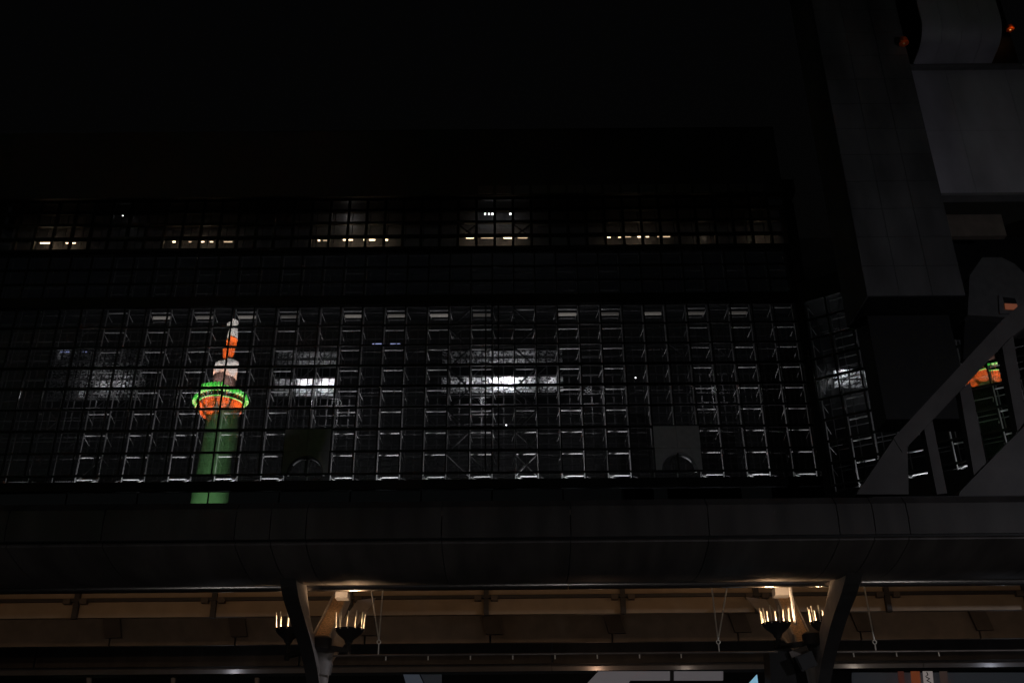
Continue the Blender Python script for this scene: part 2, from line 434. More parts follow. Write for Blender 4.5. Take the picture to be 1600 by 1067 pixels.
zr0 = at(800, 304, DU - 3).z; zr1 = at(800, 290, DU - 3).z
for k in range(17, 33):
    MB().box((XU(k + .5) * .965, DU - 3, (zr0 + zr1) / 2), (1.45, .1, zr1 - zr0 - .15)).build('roof_edge_panel', M_dim, sb)
MB().box((XU(12), DU - 2.7, zr1 + 3), (1.81 * (KU1 - KU0), .3, 8)).build('roof_screen', M_mull, sb)

WARM = [(63, 82, 380), (103, 118, 380), (270, 274, 378), (281, 285, 378), (295, 299, 378), (312, 319, 378), (328, 333, 378), (350, 363, 378),
        (497, 500, 376), (505, 516, 376), (536, 551, 375), (568, 573, 375), (577, 586, 375), (600, 606, 375),
        (728, 740, 372), (752, 773, 372), (787, 803, 372), (809, 824, 372), (949, 954, 371), (966, 970, 371), (977, 986, 370), (996, 1001, 370), (1009, 1014, 370),
        (1027, 1032, 370), (1036, 1047, 370), (1172, 1175, 367), (1185, 1192, 367), (1200, 1204, 367), (1208, 1212, 366)]
for i, (a, b, y) in enumerate(WARM):
    p, q = at(a, y, DU + 1.2), at(b, y, DU + 1.2)
    m = M_warm
    o = MB().tube(p, q, random.uniform(.045, .075), 8).build('clerestory_lamp', M_warms[random.randrange(3)])
    ci = 0
    while a > (200, 450, 700, 900, 1100, 1e9)[ci]: ci += 1
    nth = ('first', 'second', 'third', 'fourth', 'fifth', 'sixth', 'seventh')[sum(1 for t_ in WARM if t_[0] < a and t_[0] > (0, 200, 450, 700, 900, 1100)[ci])]
    tag(o, 'small warm clerestory lamp, ' + nth + ' from the left in the ' + ('leftmost pair', 'cluster above the reflected tower', 'cluster right of the tower', 'middle cluster under the white lamps', 'cluster right of the middle', 'faint rightmost cluster')[ci], 'lamp', 'warm lamps along the clerestory')
for cx, pw in ((90, 6), (320, 10), (545, 22), (775, 24), (1000, 24), (1100, 14)):
    p = at(cx, 371, DU + .9)
    lamp('lamp_light', 'POINT', p, (1, .78, .55), pw * .32, None, size=.3)
WHITE = [(757, 759), (763, 765), (768, 772), (796, 799), (801, 802)]
for a, b in WHITE:
    o = MB().tube(at(a, 334.5, DU + .9), at(b, 334.5, DU + .9), .1, 8).build('white_lamp', M_cold)
    tag(o, 'tiny white lamp above the warm row, ' + ORD[WHITE.index((a, b))] + ' of five from the left', 'lamp', 'white lamps above the warm row')
for a, y, lb in ((192, 337, 'lone white pin light at the upper left of the dark roof'), (993, 590, 'lone white pin light right of the bright hall glows'), (791, 664, 'small pin light under the brightest hall glow')):
    p = at(a, y, DU + .9 if y < 400 else D + 5)
    o = MB().tube(p + Vector((-.05, 0, 0)), p + Vector((.05, 0, 0)), .055, 8).build('pin_light', M_cold); tag(o, lb, 'lamp')
p = at(545, 338, DU + 1.3); lamp('lamp_light', 'POINT', p, (1, .97, .93), 9, None, size=.3)  # added unseen light that brightens the wall panels around it

# ------------------------------------------------------------------ white glows, made up as lamp-backed panes deep in the hall
DW = D + 11
def hall_glow(xs, ys, label, lights, m, hidden=()):
    p0 = at(xs[0], ys[-1], DW); p1 = at(xs[-1], ys[0], DW)
    t = thing('hall_glow', label, 'window', ((p0.x + p1.x) / 2, DW, p0.z))
    zz = [at(800, y, DW).z for y in ys]; xx = [at(x, ys[len(ys) // 2], DW).x for x in xs]
    for i in range(len(xx) - 1):
        for j in range(len(zz) - 1):
            if j in hidden:
                MB().box(((xx[i] + xx[i + 1]) / 2, DW, (zz[j] + zz[j + 1]) / 2), (xx[i + 1] - xx[i] - .06, .03, zz[j] - zz[j + 1] - .05)).build('blanked_row', M_black, t); continue  # black panel added to blank out this row of the glow
            frost_pane('pane', ((xx[i] + xx[i + 1]) / 2, DW, (zz[j] + zz[j + 1]) / 2), (xx[i + 1] - xx[i] - .06, .02, zz[j] - zz[j + 1] - .05), m, t)
    fm = MB()
    for x in xx: fm.box((x, DW - .03, (zz[0] + zz[-1]) / 2), (.06, .1, zz[0] - zz[-1] + .1))
    for z in zz: fm.box(((xx[0] + xx[-1]) / 2, DW - .035, z), (xx[-1] - xx[0], .08, .05))
    fm.build('frame', M_black, t)
    bk = MB()          # a closed light box behind the panes
    W_, H_ = xx[-1] - xx[0], zz[0] - zz[-1]; cx, cz = (xx[0] + xx[-1]) / 2, (zz[0] + zz[-1]) / 2
    bk.box((cx, DW + 2.2, cz), (W_ + .2, .05, H_ + .2))
    for s in (-1, 1):
        bk.box((cx + s * (W_ / 2 + .08), DW + 1.1, cz), (.05, 2.2, H_ + .2)); bk.box((cx, DW + 1.1, cz + s * (H_ / 2 + .08)), (W_ + .1, 2.2, .05))
    bk.build('light_box', M_black, t)
    for (x, y, pw, dd) in lights:
        q = at(x, y, DW + dd); q.y = DW + dd
        lamp('glow_lamp', 'POINT', q, (.93, .96, 1), pw, t, size=.12)  # unseen lamp added behind the panes to make the glow
hall_glow([428, 461, 494, 526], [546, 560, 573, 588, 602, 617], 'bright white glow just right of the reflected tower, made of lit frosted panes', [(478, 602, 75, .5), (510, 603, 110, .45), (492, 598, 30, .9), (445, 600, 5, .7), (500, 560, 3, .8), (470, 562, 1.5, .8)], M_frost, (2,))
hall_glow([690, 728, 764, 804, 842, 880], [548, 560, 572, 587, 601, 614], 'brightest white glow at the middle of the lattice wall, made of lit frosted panes',
            [(775, 599, 150, .42), (796, 598, 150, .42), (818, 597, 30, .5), (735, 600, 18, .6), (770, 553, 5, .5), (862, 600, 14, .5), (705, 600, 5, .6), (820, 556, 2.5, .5)], M_frost2, (2,))
hall_glow([80, 120, 160, 200, 232], [540, 560, 580, 600, 620], 'dim sparkling glow at the far left of the lattice wall, made of lit frosted panes', [(165, 606, 9, .6), (195, 603, 11, .6), (150, 595, 4, .9), (100, 552, 2, .6)], M_frost2)
# bluish tubes
for a, b in ((582, 600), (610, 625)):
    o = MB().tube(at(a, 538, DW - 1), at(b, 538, DW - 1), .09, 8).build('blue_tube_light', emit('blue_tube', (.45, .55, 1), 1.0)); tag(o, ('left' if a < 600 else 'right') + ' one of two bluish tubes above and between the bright glows', 'light', 'bluish tube lights')
for a, b in ((95, 100), (103, 108), (130, 135)):
    o = MB().tube(at(a, 549, DW - 1), at(b, 549, DW - 1), .1, 8).build('blue_tube_light', emit('blue_tube', (.4, .5, 1), .6)); tag(o, {95: 'leftmost', 103: 'middle', 130: 'rightmost'}[a] + ' faint blue tube light over the dim left glow', 'light', 'faint blue tube lights at the left')

# ------------------------------------------------------------------ right wing: glass wall set at an angle
Pod_u = at(350, 612, D); b_pod = math.atan2(Pod_u.x, D)           # bearing of the reflected tower
RT = 231.0
V1 = Vector((RT * math.sin(b_pod), RT * math.cos(b_pod), 0)); TOW = Vector((V1.x, 2 * D - V1.y, 0))
d2_ = ray(1548, 598); b2 = math.atan2(d2_.x, d2_.y); R2 = RT * 1.02
V2 = Vector((R2 * math.sin(b2), R2 * math.cos(b2), 0))
nW = (V2 - TOW).normalized(); kW = nW.dot((V2 + TOW) / 2)
tW = Vector((nW.y, -nW.x, 0)); rotW = math.atan2(tW.y, tW.x)
oW = on(1297, 738, nW, kW); oW.z = on(1430, 735, nW, kW).z
frw = lambda k, j: oW + tW * (1.6 * k) + Vector((0, 0, 1.6 * j))
rw = thing('angled_glass_wing', 'angled glass wing on the right reflecting the tower pod again', 'facade', oW)
pane_mesh = MB().box((0, 0, 0), (1.5, .03, 1.5)).mesh('pane', M_glass3)
root_rot = rotW
panes(rw, 'pane', 0, 14, 3, 9, frw, .0012)
pane_mesh = MB().box((0, 0, 0), (1.5, .03, 1.5)).mesh('pane', M_clear)
panes(rw, 'clear_pane', 0, 14, 0, 3, frw, .0012)  # reflection taken out of these rows so the tower shaft's image drops away
rot3 = Matrix.Rotation(rotW, 3, 'Z')
for k in range(15): inst('mullion', ubox(M_mull), rw, (frw(k, 0) + frw(k, 9)) / 2, Matrix.Rotation(rotW, 3, 'Z').to_quaternion(), (.09, .2, 14.4))
for j in range(10): inst('transom', ubox(M_mull), rw, (frw(0, j) + frw(14, j)) / 2, Matrix.Rotation(rotW, 3, 'Z').to_quaternion(), (22.4, .18, .14))
sfw = thing('wing_space_frame', 'white tube lattice behind the angled glass wing on the right', 'lattice', oW + nW)
LW = (1, 3, 5, 7, 9)
space_frame(sfw, frw, nW, 0, 14, 9, LW, upper=0, mid=0)
for k in LW:
    a = frw(k + .5, 0) + nW * .42; lamp('floodlight', 'SPOT', a + Vector((0, 0, -2.4)), (.95, .97, 1), 380, sfw, frw(k + .5, 7) + nW * 1.1, .08, 60, .9)
wb = MB()
def wbox(k0, k1, z0, z1, d0, d1):
    P = []
    for z in (z0, z1):
        for k, d in ((k0, d0), (k1, d0), (k1, d1), (k0, d1)):
            q = frw(k, 0) + nW * d; q.z = z; P.append(q)
    wb.hexa(P)
wbox(-.05, 14, 0, oW.z - .5, -.15, .3); wbox(-.1, 14, oW.z + 14.45, oW.z + 16, -.2, 9); wbox(0, 14, oW.z - 3, oW.z + 14.4, 7.6, 8)
wbox(-.32, -.06, 0, oW.z + 14.4, -.3, 8)
wb.build('wing_wall', M_black, sb)
# small sparkling glow in the wing, made up as lamp-backed panes
kk = nW.dot(oW) + 5.0
t = thing('wing_glow', 'small sparkling white glow left of the dark pillar foot, made of lit frosted panes', 'window', on(1335, 605, nW, kk))
for i, (a, b, y0, y1) in enumerate(((1302, 1326, 577, 591), (1328, 1348, 577, 591), (1350, 1370, 577, 591), (1304, 1326, 594, 606), (1328, 1348, 594, 606), (1350, 1370, 594, 606))):
    q = [on(a, y1, nW, kk), on(b, y1, nW, kk), on(b, y0, nW, kk), on(a, y0, nW, kk)]
    o = MB().prism(q, nW * .02).build('pane', M_frost2, t); o.data.materials.append(M_clear)
    for p in o.data.polygons: p.material_index = 0 if p.normal.dot(nW) < -.9 else 1
for x, y, pw in ((1318, 588, 30), (1356, 590, 9)):
    lamp('glow_lamp', 'POINT', on(x, y, nW, kk + .6), (.93, .96, 1), pw, t, size=.1)

# ------------------------------------------------------------------ the tower whose image the glass throws back (it stands behind the camera)
def tz(y, r=0, x=345):                 # height whose reflection shows at picture height y, on the side r metres nearer
    d = ray(x, y); return EYE.z + (RT - r) * d.z / math.hypot(d.x, d.y)
tw = thing('observation_tower', 'floodlit white and orange observation tower opposite the station', 'tower', TOW)
m_px = RT / math.cos(R(23)) / 1600 * .965       # metres per pixel out there
s = MB().lathe([(4.6, 0), (4.4, 31), (4.1, tz(785)), (3.7, tz(690)), (3.45, tz(628))], TOW, 48); s.build('shaft', M_towerw, tw, True)
zc1 = tz(619, 5.6); zc0 = zc1 - 1.75
n = 64
MB().lathe([(3.45, zc0 - .25), (4.3, zc0 + .1), (5.1, zc0 + .85), (5.55, zc1)], TOW, n, False).build('pod_underside', M_towero, tw, True)
rb = MB()
for i in range(60):
    a = 2 * math.pi * i / 60; e = Vector((math.cos(a), math.sin(a), 0))
    rb.bar(TOW + e * 4.3 + Vector((0, 0, zc0 + .08)), TOW + e * 5.6 + Vector((0, 0, zc1 - .1)), .08, .16)
rb.build('pod_ribs', M_towerd, tw)
MB().lathe([(5.55, zc1), (5.75, zc1 + .02), (5.78, zc1 + .16), (5.5, zc1 + .18)], TOW, n).build('lower_green_ring', M_ringglow, tw)
zr = tz(607.5, 6.6); zq = tz(602.5, 6.4)
MB().lathe([(5.3, zc1 + .3), (5.5, zr + .1)], TOW, n).build('window_band', M_towerd, tw)
wm = MB()
for i in range(40):
    a = 2 * math.pi * i / 40; e = Vector((math.cos(a), math.sin(a), 0))
    wm.bar(TOW + e * 5.6 + Vector((0, 0, zc1 + .35)), TOW + e * 6.2 + Vector((0, 0, zr - .1)), .07, .07)
wm.build('window_mullions', M_towero, tw)
rg = MB()
for i in range(48):
    a0 = 2 * math.pi * i / 48; a1 = 2 * math.pi * (i + .62) / 48
    def pt(a, r_, z): return TOW + Vector((math.cos(a) * r_, math.sin(a) * r_, z))
    rg.hexa([pt(a0, 5.9, zr - .2), pt(a0, 6.55, zr), pt(a1, 6.55, zr), pt(a1, 5.9, zr - .2), pt(a0, 6.0, zq), pt(a0, 6.4, zq), pt(a1, 6.4, zq), pt(a1, 6.0, zq)])
rg.build('upper_green_ring', M_ringglow, tw)
rh = MB()
for i in range(48):
    a0 = 2 * math.pi * i / 48; e = Vector((math.cos(a0), math.sin(a0), 0))
    rh.bar(TOW + e * 6.68 + Vector((0, 0, zr - .1)), TOW + e * 6.5 + Vector((0, 0, zq + .15)), .1, .12)
rh.build('ring_rail', M_towerd, tw)
zd0, zd1 = tz(584, 3), tz(553, 3)
MB().lathe([(5.7, zr), (5.9, zq - .1), (4.5, zq + .2), (2.9, zq + .6), (2.8, zd0)], TOW, 40).build('pod_roof', M_towerd, tw, True)
MB().lathe([(2.75, zd0 - .4), (2.95, zd0), (2.95, zd1 - .3), (2.7, zd1), (1.4, zd1 + .25)], TOW, 40).build('drum', M_towerw, tw, True)
MB().lathe([(1.6, zd1 + .1), (1.7, zd1 + .6), (1.0, zd1 + .9)], TOW, 24).build('mast_foot', M_towero, tw, True)
MB().lathe([(1.3, zd1 + .8), (1.65, tz(537, 1)), (1.75, tz(526, 1))], TOW, 24).build('mast_orange', M_towero, tw, True)
MB().lathe([(1.7, tz(526, 1)), (1.6, tz(514, 1)), (1.4, tz(506, 1))], TOW, 24).build('mast_white', M_towerw, tw, True)
MB().lathe([(1.45, tz(506, 1)), (1.4, tz(501, 1)), (.6, tz(499.5))], TOW, 12).build('mast_head', M_towerw, tw)
MB().lathe([(.25, tz(500)), (.22, tz(489)), (.05, tz(486))], TOW, 10).build('antenna', M_towero, tw, True)
MB().box((TOW.x, TOW.y, 15.4), (46, 30, 30.8)).build('base_building', M_wall, tw)
pb = Vector((TOW.x, TOW.y + 20, 31.5))
podz = tz(600)
toF = Vector((.25, 1, 0)).normalized()
P0 = TOW + toF * 24 + Vector((0, 0, 32))
for i in range(8):
    e = Vector((math.cos(R(72 + 45 * i)), math.sin(R(72 + 45 * i)), 0))
    lamp('tower_floodlight', 'SPOT', TOW + e * 5.6 + Vector((0, 0, zc0 - 9)), (1, .7, .46), 70000, tw, TOW + e * 5.2 + Vector((0, 0, zc0 + .7)), .15, 21, .5)
lamp('tower_floodlight', 'SPOT', P0 + Vector((5, 0, 0)), (.42, 1, .36), 4.4e4, tw, TOW + Vector((0, 0, tz(735))), .3, 46, .6)
lamp('tower_floodlight', 'SPOT', P0 + Vector((-9, 6, 0)), (.38, 1, .33), 5e4, tw, TOW + Vector((0, 0, tz(800))), .3, 50, .6)
for a in (35, 75, 115):
    e = Vector((math.cos(R(a)), math.sin(R(a)), 0))
    lamp('tower_floodlight', 'SPOT', TOW + e * 5.6 + Vector((0, 0, zq + .4)), (1, .54, .39), 16000, tw, TOW + Vector((0, 0, (zd0 + zd1) / 2)), .15, 80, .8)
    lamp('tower_floodlight', 'SPOT', TOW + e * 5.4 + Vector((0, 0, zq + .5)), (1, .93, .88), 150000, tw, TOW + Vector((0, 0, tz(514))), .15, 36, .8)
    lamp('tower_floodlight', 'SPOT', TOW + e * 2.85 + Vector((0, 0, zd1 + .15)), (1, .88, .8), 8000, tw, TOW + Vector((0, 0, tz(534))), .1, 60, .8)

# ------------------------------------------------------------------ right hand pillar and pale cladding
YP = 32.0
fl = at(1355, 462, YP); frr = at(1509, 462, YP); zP = (fl.z + frr.z) / 2
bl = at(1330, 500, YP + 2.4)
pl = thing('granite_pillar', 'tall dark grey pillar hanging at the right of the glass wall', 'pillar', ((fl.x + frr.x) / 2, YP, zP))
ph = 1.25; 
nrow = 24
for j in range(nrow):
    for i in range(3):
        x0 = fl.x + (frr.x - fl.x) * i / 3; x1 = fl.x + (frr.x - fl.x) * (i + 1) / 3
        MB().box(((x0 + x1) / 2, YP + .03, zP + ph * (j + .5)), (x1 - x0 - .015, .06, ph - .015)).build('stone_panel', M_conc, pl)
    MB().box((fl.x + .03, YP + 1.28, zP + ph * (j + .5)), (.06, 2.38, ph - .015)).build('stone_panel', M_conc, pl)
MB().box(((fl.x + frr.x) / 2 + .03, YP + 1.3, zP + ph * nrow / 2), (frr.x - fl.x - .1, 2.4, ph * nrow - .02)).build('core', M_black, pl)
cL, cR = at(1374, 560, YP + 1).x, at(1506, 560, YP + 1).x
zL = at(1400, 655, YP + 1.4).z
MB().box(((cL + cR) / 2, YP + 2.0, (zP + zL) / 2 - .02), (cR - cL, 1.2, zP - zL - .05)).build('black_shaft', M_black, pl)

YW = 36.0
wl = at(1415, 250, YW).x; wr = at(1600, 250, YW).x + 3
zt_, zb_ = at(1500, 110, YW).z, at(1530, 306, YW).z
pw_ = thing('pale_wall', 'pale grey metal wall with a curved hood, upper right beside pillar', 'wall', (wl + 2, YW, zb_))
nx, nz = 3, 2
for i in range(nx):
    for j in range(nz):
        dx = (wr - wl) / nx; dz = (zt_ - zb_) / nz
        MB().box((wl + dx * (i + .5), YW + .1, zb_ + dz * (j + .5)), (dx - .012, .2, dz - .012)).build('wall_panel', M_pale, pw_)
MB().box(((wl + wr) / 2, YW + .02, zb_ - .07), (wr - wl, .5, .13)).build('lower_trim', M_panelgrey, pw_)
MB().box(((wl + wr) / 2, YW - .02, zt_ + .09), (wr - wl, .4, .17)).build('upper_trim', M_panelgrey, pw_)
# hood: soffit panels that come forward and curl upright
hp = [(YW - .25, zt_ + .16)]
ze = zt_ + .16
for i in range(9):
    a = math.pi / 2 * i / 8
    hp.append((YW - .7 - 1.15 * math.sin(a), ze + .1 + 1.15 * (1 - math.cos(a))))
hp.append((YW - 1.85, ze + 4.6))
h0 = at(1425, 108, YW).x; h1 = at(1546, 104, YW).x
for i in range(4):
    a = h0 + (h1 - h0) * i / 4; b = h0 + (h1 - h0) * (i + 1) / 4
    MB().strip(hp, a + .006, b - .006, .08).build('hood_panel', M_pale, pw_, True)
MB().box(((wl + wr) / 2 , YW + 3.2, zt_ + 6), (wr - wl, .4, 11)).build('dark_back_wall', M_black, pw_)
MB().box(((wl + wr) / 2 , YW + 3.2, zb_ - 2.6), (wr - wl, .4, 4.8)).build('lower_back_wall', M_black, pw_)
a, b = at(1484, 372, YW + 1), at(1562, 338, YW + 1)
MB().box(((a.x + b.x) / 2, YW + 1, (a.z + b.z) / 2), (b.x - a.x, .3, b.z - a.z)).build('brown_soffit', M_soffit2, pw_)
# lower right grey bay with curved shoulder and orange window
YB = 34.0
bay = thing('grey_bay', 'grey rounded bay with a small orange window at right edge', 'building', at(1570, 500, YB))
pts = [(1512, 492), (1515, 430), (1535, 402), (1565, 402), (1585, 412), (1602, 428), (1630, 470), (1640, 500)]
MB().prism([at(x, y, YB) for x, y in pts], (0, 2, 0)).build('bay_wall', M_bay, bay)
MB().prism([at(x, y, YB + .4) for x, y in ((1508, 494), (1640, 501), (1640, 528), (1546, 530), (1538, 556), (1505, 562))], (0, .3, 0)).build('bay_blocker', M_black, bay)  # added black piece that hides the drum's reflection behind it
MB().prism([at(x, y, YB - .06) for x, y in ((1562, 490), (1560, 461), (1592, 462), (1600, 490))], (0, .05, 0)).build('window_frame', M_dim, bay)
MB().prism([at(x, y, YB - .09) for x, y in ((1570, 473), (1567, 464), (1586, 466), (1589, 474))], (0, .03, 0)).build('window_pane', M_towerd, bay)
MB().prism([at(x, y, YB - .1) for x, y in ((1571, 483), (1570, 474), (1589, 475), (1591, 484))], (0, .03, 0)).build('lit_pane', emit('orange_pane', (1, .2, .012), .1), bay)
for x, y, s_, e_, lb in ((1411, 62, .13, .012, 'faint orange lamp left of the curved hood'), (1577, 42, .1, .2, 'small orange lamp right of the curved hood')):
    YY = YW + 2.5 if x > 1500 else YP - .2
    p = at(x, y, YY)
    o = thing('orange_lamp', lb, 'lamp', p)
    MB().lathe([(.02, .1), (.16, .02), (.2, -.22)], p, 12).build('shade', M_towero, o, True)
    MB().lathe([(.03, .02), (.09, -.05), (.03, -.12)], p + Vector((0, 0, -.12)), 10).build('bulb', emit('orange_bulb', (1, .42, .1), e_ * 3), o, True)
    lamp('lamp_light', 'POINT', p + Vector((0, -.25, -.3)), (1, .45, .15), 1.6 * e_ * 3, o, size=.08)

# sloping stair truss
YT = 25.0
st = thing('stair_truss', 'sloping grey stair truss with upright posts at the lower right', 'stairs', at(1480, 770, YT))
def tp(pts, name, th=.45, y=YT):
    return MB().prism([at(x, yy, y) for x, yy in pts], (0, th, 0)).build(name, M_stair, st)
tp([(1396, 684), (1566, 500), (1600, 470), (1640, 440), (1640, 484), (1578, 528), (1410, 706)], 'top_chord')
tp([(1338, 772), (1396, 686), (1410, 708), (1404, 772)], 'end_plate', .4)
tp([(1498, 776), (1500, 768), (1560, 706), (1602, 664), (1640, 625), (1640, 776)], 'bottom_chord')
for a, b, c, d in (((1404, 712), (1418, 698), (1420, 772), (1404, 772)), ((1444, 670), (1457, 657), (1480, 770), (1464, 772)), ((1500, 612), (1516, 596), (1541, 722), (1522, 742)), ((1566, 542), (1583, 524), (1604, 655), (1590, 674))):
    tp([a, b, c, d], 'post', .3, YT + .06)
zf = at(1480, 776, YT).z
MB().box((at(1490, 776, YT).x, YT + .25, (zf + 7.97) / 2), (4.2, .7, zf - 7.99)).build('footing', M_black, st)

# ------------------------------------------------------------------ bus-stop canopy
cn = thing('canopy', 'long dark curved canopy with a steel edge over a lit tan soffit', 'canopy', (1, 20, 6.5))
Yc = 17.0
zA = at(800, 785, Yc).z; zB = at(800, 840, Yc).z
Ye = 19.6; zE = at(800, 905, Ye).z
prof = [(Yc + .12, zA + .02), (Yc - .02, zA - .12), (Yc - .03, (zA + zB) / 2), (Yc, zB)]
low = []
for i in range(10):
    t = i / 9; y = Yc + .06 + (Ye - Yc - .06) * t
    low.append((y, zB - .02 + (zE - zB) * t - .24 * math.sin(math.pi * t) * (1 - .25 * t)))
joints = [-640, -240, 10, 160, 367, 422, 478, 690, 892, 1108, 1312, 1368, 1422, 1640, 1850, 2080, 2320]
jx = [at(x, 840, Yc).x for x in joints]
for a, b in zip(jx[:-1], jx[1:]):
    MB().strip(prof, a + .008, b - .008, .06).build('fascia_panel', M_canopy, cn, True)
    MB().strip(low, a + .008, b - .008, .06).build('belly_panel', M_belly, cn, True)
xs0, xs1 = jx[0], jx[-1]
MB().box(((xs0 + xs1) / 2, Yc + .6, (zA + zB) / 2 + .1), (xs1 - xs0, .8, .1)).build('inner_beam', M_black, cn)
tube_j = [xs0, at(120, 912, Ye).x, at(482, 912, Ye).x, at(888, 912, Ye).x, at(1290, 912, Ye).x, at(1345, 912, Ye).x, xs1]
zT = at(800, 913, Ye + .05).z
for a, b in zip(tube_j[:-1], tube_j[1:]):
    MB().tube((a + .006, Ye + .05, zT), (b - .006, Ye + .05, zT), .098, 28).build('edge_tube', M_steel, cn, True)
# roof deck over all
MB().box(((xs0 + xs1) / 2, 25.6, 7.9), (xs1 - xs0 + 30, 11.2, .12)).build('roof_deck', M_soffit2, cn)
MB().box(((xs0 + xs1) / 2, Ye + .3, (zT + 7.8) / 2 + .05), (xs1 - xs0, .08, 7.8 - zT - .1)).build('edge_upstand', M_black, cn)
YB1, YC1, YD1 = 25.0, 28.5, 30.2
def baffle(Y, y0, y1, ribs, m, name, dep=.12):
    xx = [xs0 - 4] + [at(x, (y0 + y1) / 2, Y).x for x in ribs] + [xs1 + 6]
    z0, z1 = at(800, y1, Y).z, at(800, y0, Y).z
    for a, b in zip(xx[:-1], xx[1:]):
        MB().box(((a + b) / 2, Y, (z0 + z1) / 2), (b - a - .05, dep, z1 - z0)).build(name, m, cn)
    return xx[1:-1], z0, z1
r1, z0, z1 = baffle(YB1, 905, 960, [-90, 125, 338, 549, 760, 972, 1180, 1383, 1600], M_soffit, 'soffit_panel')
for x in r1:
    MB().box((x, YB1 - .12, (z0 + z1) / 2 - .14), (.12, .12, z1 - z0 - .2)).build('soffit_rib', M_coldark, cn)
    for s_ in (-1, 1):
        MB().box((x + s_ * .2, YB1 - .2, at(800, 934, YB1 - .2).z), (.16, .14, .12)).build('rail_bracket', M_brown, cn)
MB().box(((xs0 + xs1) / 2, YB1 - .16, at(800, 934, YB1).z), (xs1 - xs0 + 8, .1, .075)).build('soffit_rail', M_coldark, cn)
r2, z0, z1 = baffle(YC1, 930, 1004, [-30, 178, 372, 572, 766, 955, 1150, 1340, 1525], M_soffit2, 'rear_soffit_panel')
for x in r2:
    MB().prism([(x - .35, YC1 - .1, z1 - .1), (x + .1, YC1 - .1, z1 - .1), (x + .35, YC1 - .1, z0 + .2), (x - .1, YC1 - .1, z0 + .2)], (0, -.1, 0)).build('rear_rib_shade', M_brown, cn)  # slanted dark slab stands in for a soft shadow on the soffit
r3, z0, z1 = baffle(YD1, 985, 1037, [60, 470, 862, 1260, 1640], M_canopy, 'back_panel')
# rear metal eave
YE = 30.6
ez0, ez1 = at(800, 1048, YE).z, at(800, 1038, YE).z
ej = [at(x, 1043, YE).x for x in (-200, 268, 500, 862, 1175, 1440, 1600, 1900)]
for a, b in zip(ej[:-1], ej[1:]):
    ev = [(YE - .12, ez1 + .02), (YE - .16, (ez0 + ez1) / 2), (YE - .1, ez0)]
    MB().strip(ev, a + .006, b - .006, .04).build('rear_eave', M_eave, cn, True)

# cove lights tucked behind the edge upstand, then unseen lights added for the rear
for i in range(9):
    x = -13 + 3.4 * i
    MB().box((x, 20.25, 6.78), (2.9, .12, .06)).build('cove_fixture', M_black, cn)
    l = bpy.data.lights.new('cove_light', 'AREA'); l.shape = 'RECTANGLE'; l.size = 2.8; l.size_y = .08; l.energy = 9 * (.85 if i not in (7, 8) else .5) * random.uniform(.55, 1.25); l.color = (1, .6, .33)
    o = bpy.data.objects.new('cove_light', l); C.objects.link(o); o.location = (x, 20.25, 6.83); o.rotation_euler = (Vector((x, YB1, 7.1)) - o.location).to_track_quat('-Z', 'Y').to_euler()
    o.parent = cn; o.matrix_parent_inverse = pinv(cn)
for i in range(9):  # second row, unseen and added to brighten the rear soffit
    x = -15 + 3.9 * i
    MB().box((x, YB1 + .35, 7.12), (3.2, .12, .06)).build('cove_fixture', M_black, cn)
    l = bpy.data.lights.new('cove_light', 'AREA'); l.shape = 'RECTANGLE'; l.size = 3.0; l.size_y = .08; l.energy = 2.6 * random.uniform(.5, 1.3); l.color = (1, .62, .36)
    o = bpy.data.objects.new('cove_light', l); C.objects.link(o); o.location = (x, YB1 + .35, 7.2); o.rotation_euler = (Vector((x, YC1, 7.4)) - o.location).to_track_quat('-Z', 'Y').to_euler()
    o.parent = cn; o.matrix_parent_inverse = pinv(cn)
for x, c_, p_ in ((940, (1, .6, .38), 9), (1600, (.8, .85, 1), 6), (1370, (1, .85, .7), 4), (340, (.9, .9, 1), 4), (1090, (1, .8, .65), 2.5)):
    lamp('eave_fill', 'POINT', at(x, 1090, 29.9), c_, p_, cn, size=.06)  # added lights, out of view, that brighten the rear eave
# hanging rails
def hung(x0, x1, y0, y1, hangers, drops, label):
    Y = 19.9
    a, b = at(x0, y0, Y), at(x1, y1, Y); b.z = a.z
    t = thing('hanging_rail', label, 'rail', (a + b) / 2)
    MB().tube(a, b, .02, 10).build('rail', M_rail, t, True)
    for pts in hangers:
        top = pts[:-1]; ft = at(*pts[-1], Y)
        for q in top:
            MB().tube(at(*q, Y - .05), ft, .014, 8).build('hanger_wire', M_rod, t, True)
        h = MB(); n = 12
        for i in range(n):
            a0, a1 = 2 * math.pi * i / n, 2 * math.pi * (i + 1) / n
            h.tube(ft + Vector((math.cos(a0) * .035, 0, math.sin(a0) * .035 - .03)), ft + Vector((math.cos(a1) * .035, 0, math.sin(a1) * .035 - .03)), .011, 6)
        h.tube(ft + Vector((0, 0, -.06)), Vector((ft.x, Y, a.z)), .012, 6)
        h.build('hook', M_rod, t, True)
    for x in drops:
        p = at(x, (y0 + y1) / 2, Y); p.z = a.z - .02
        MB().tube(p, p + Vector((0, 0, -.075)), .012, 6).build('drop_clip', M_rod, t, True)
hung(520, 1215, 1024, 1019, [((580, 921), (598, 922), (592, 1000)), ((1112, 918), (1136, 917), (1122, 1000))], (603, 669, 735, 801, 867, 933, 999, 1064), 'long hanging steel rail between the two canopy columns')
hung(1306, 1630, 1018, 1016, [((1350, 914), (1366, 1000))], (1333, 1400, 1466), 'shorter hanging steel rail right of the right column')

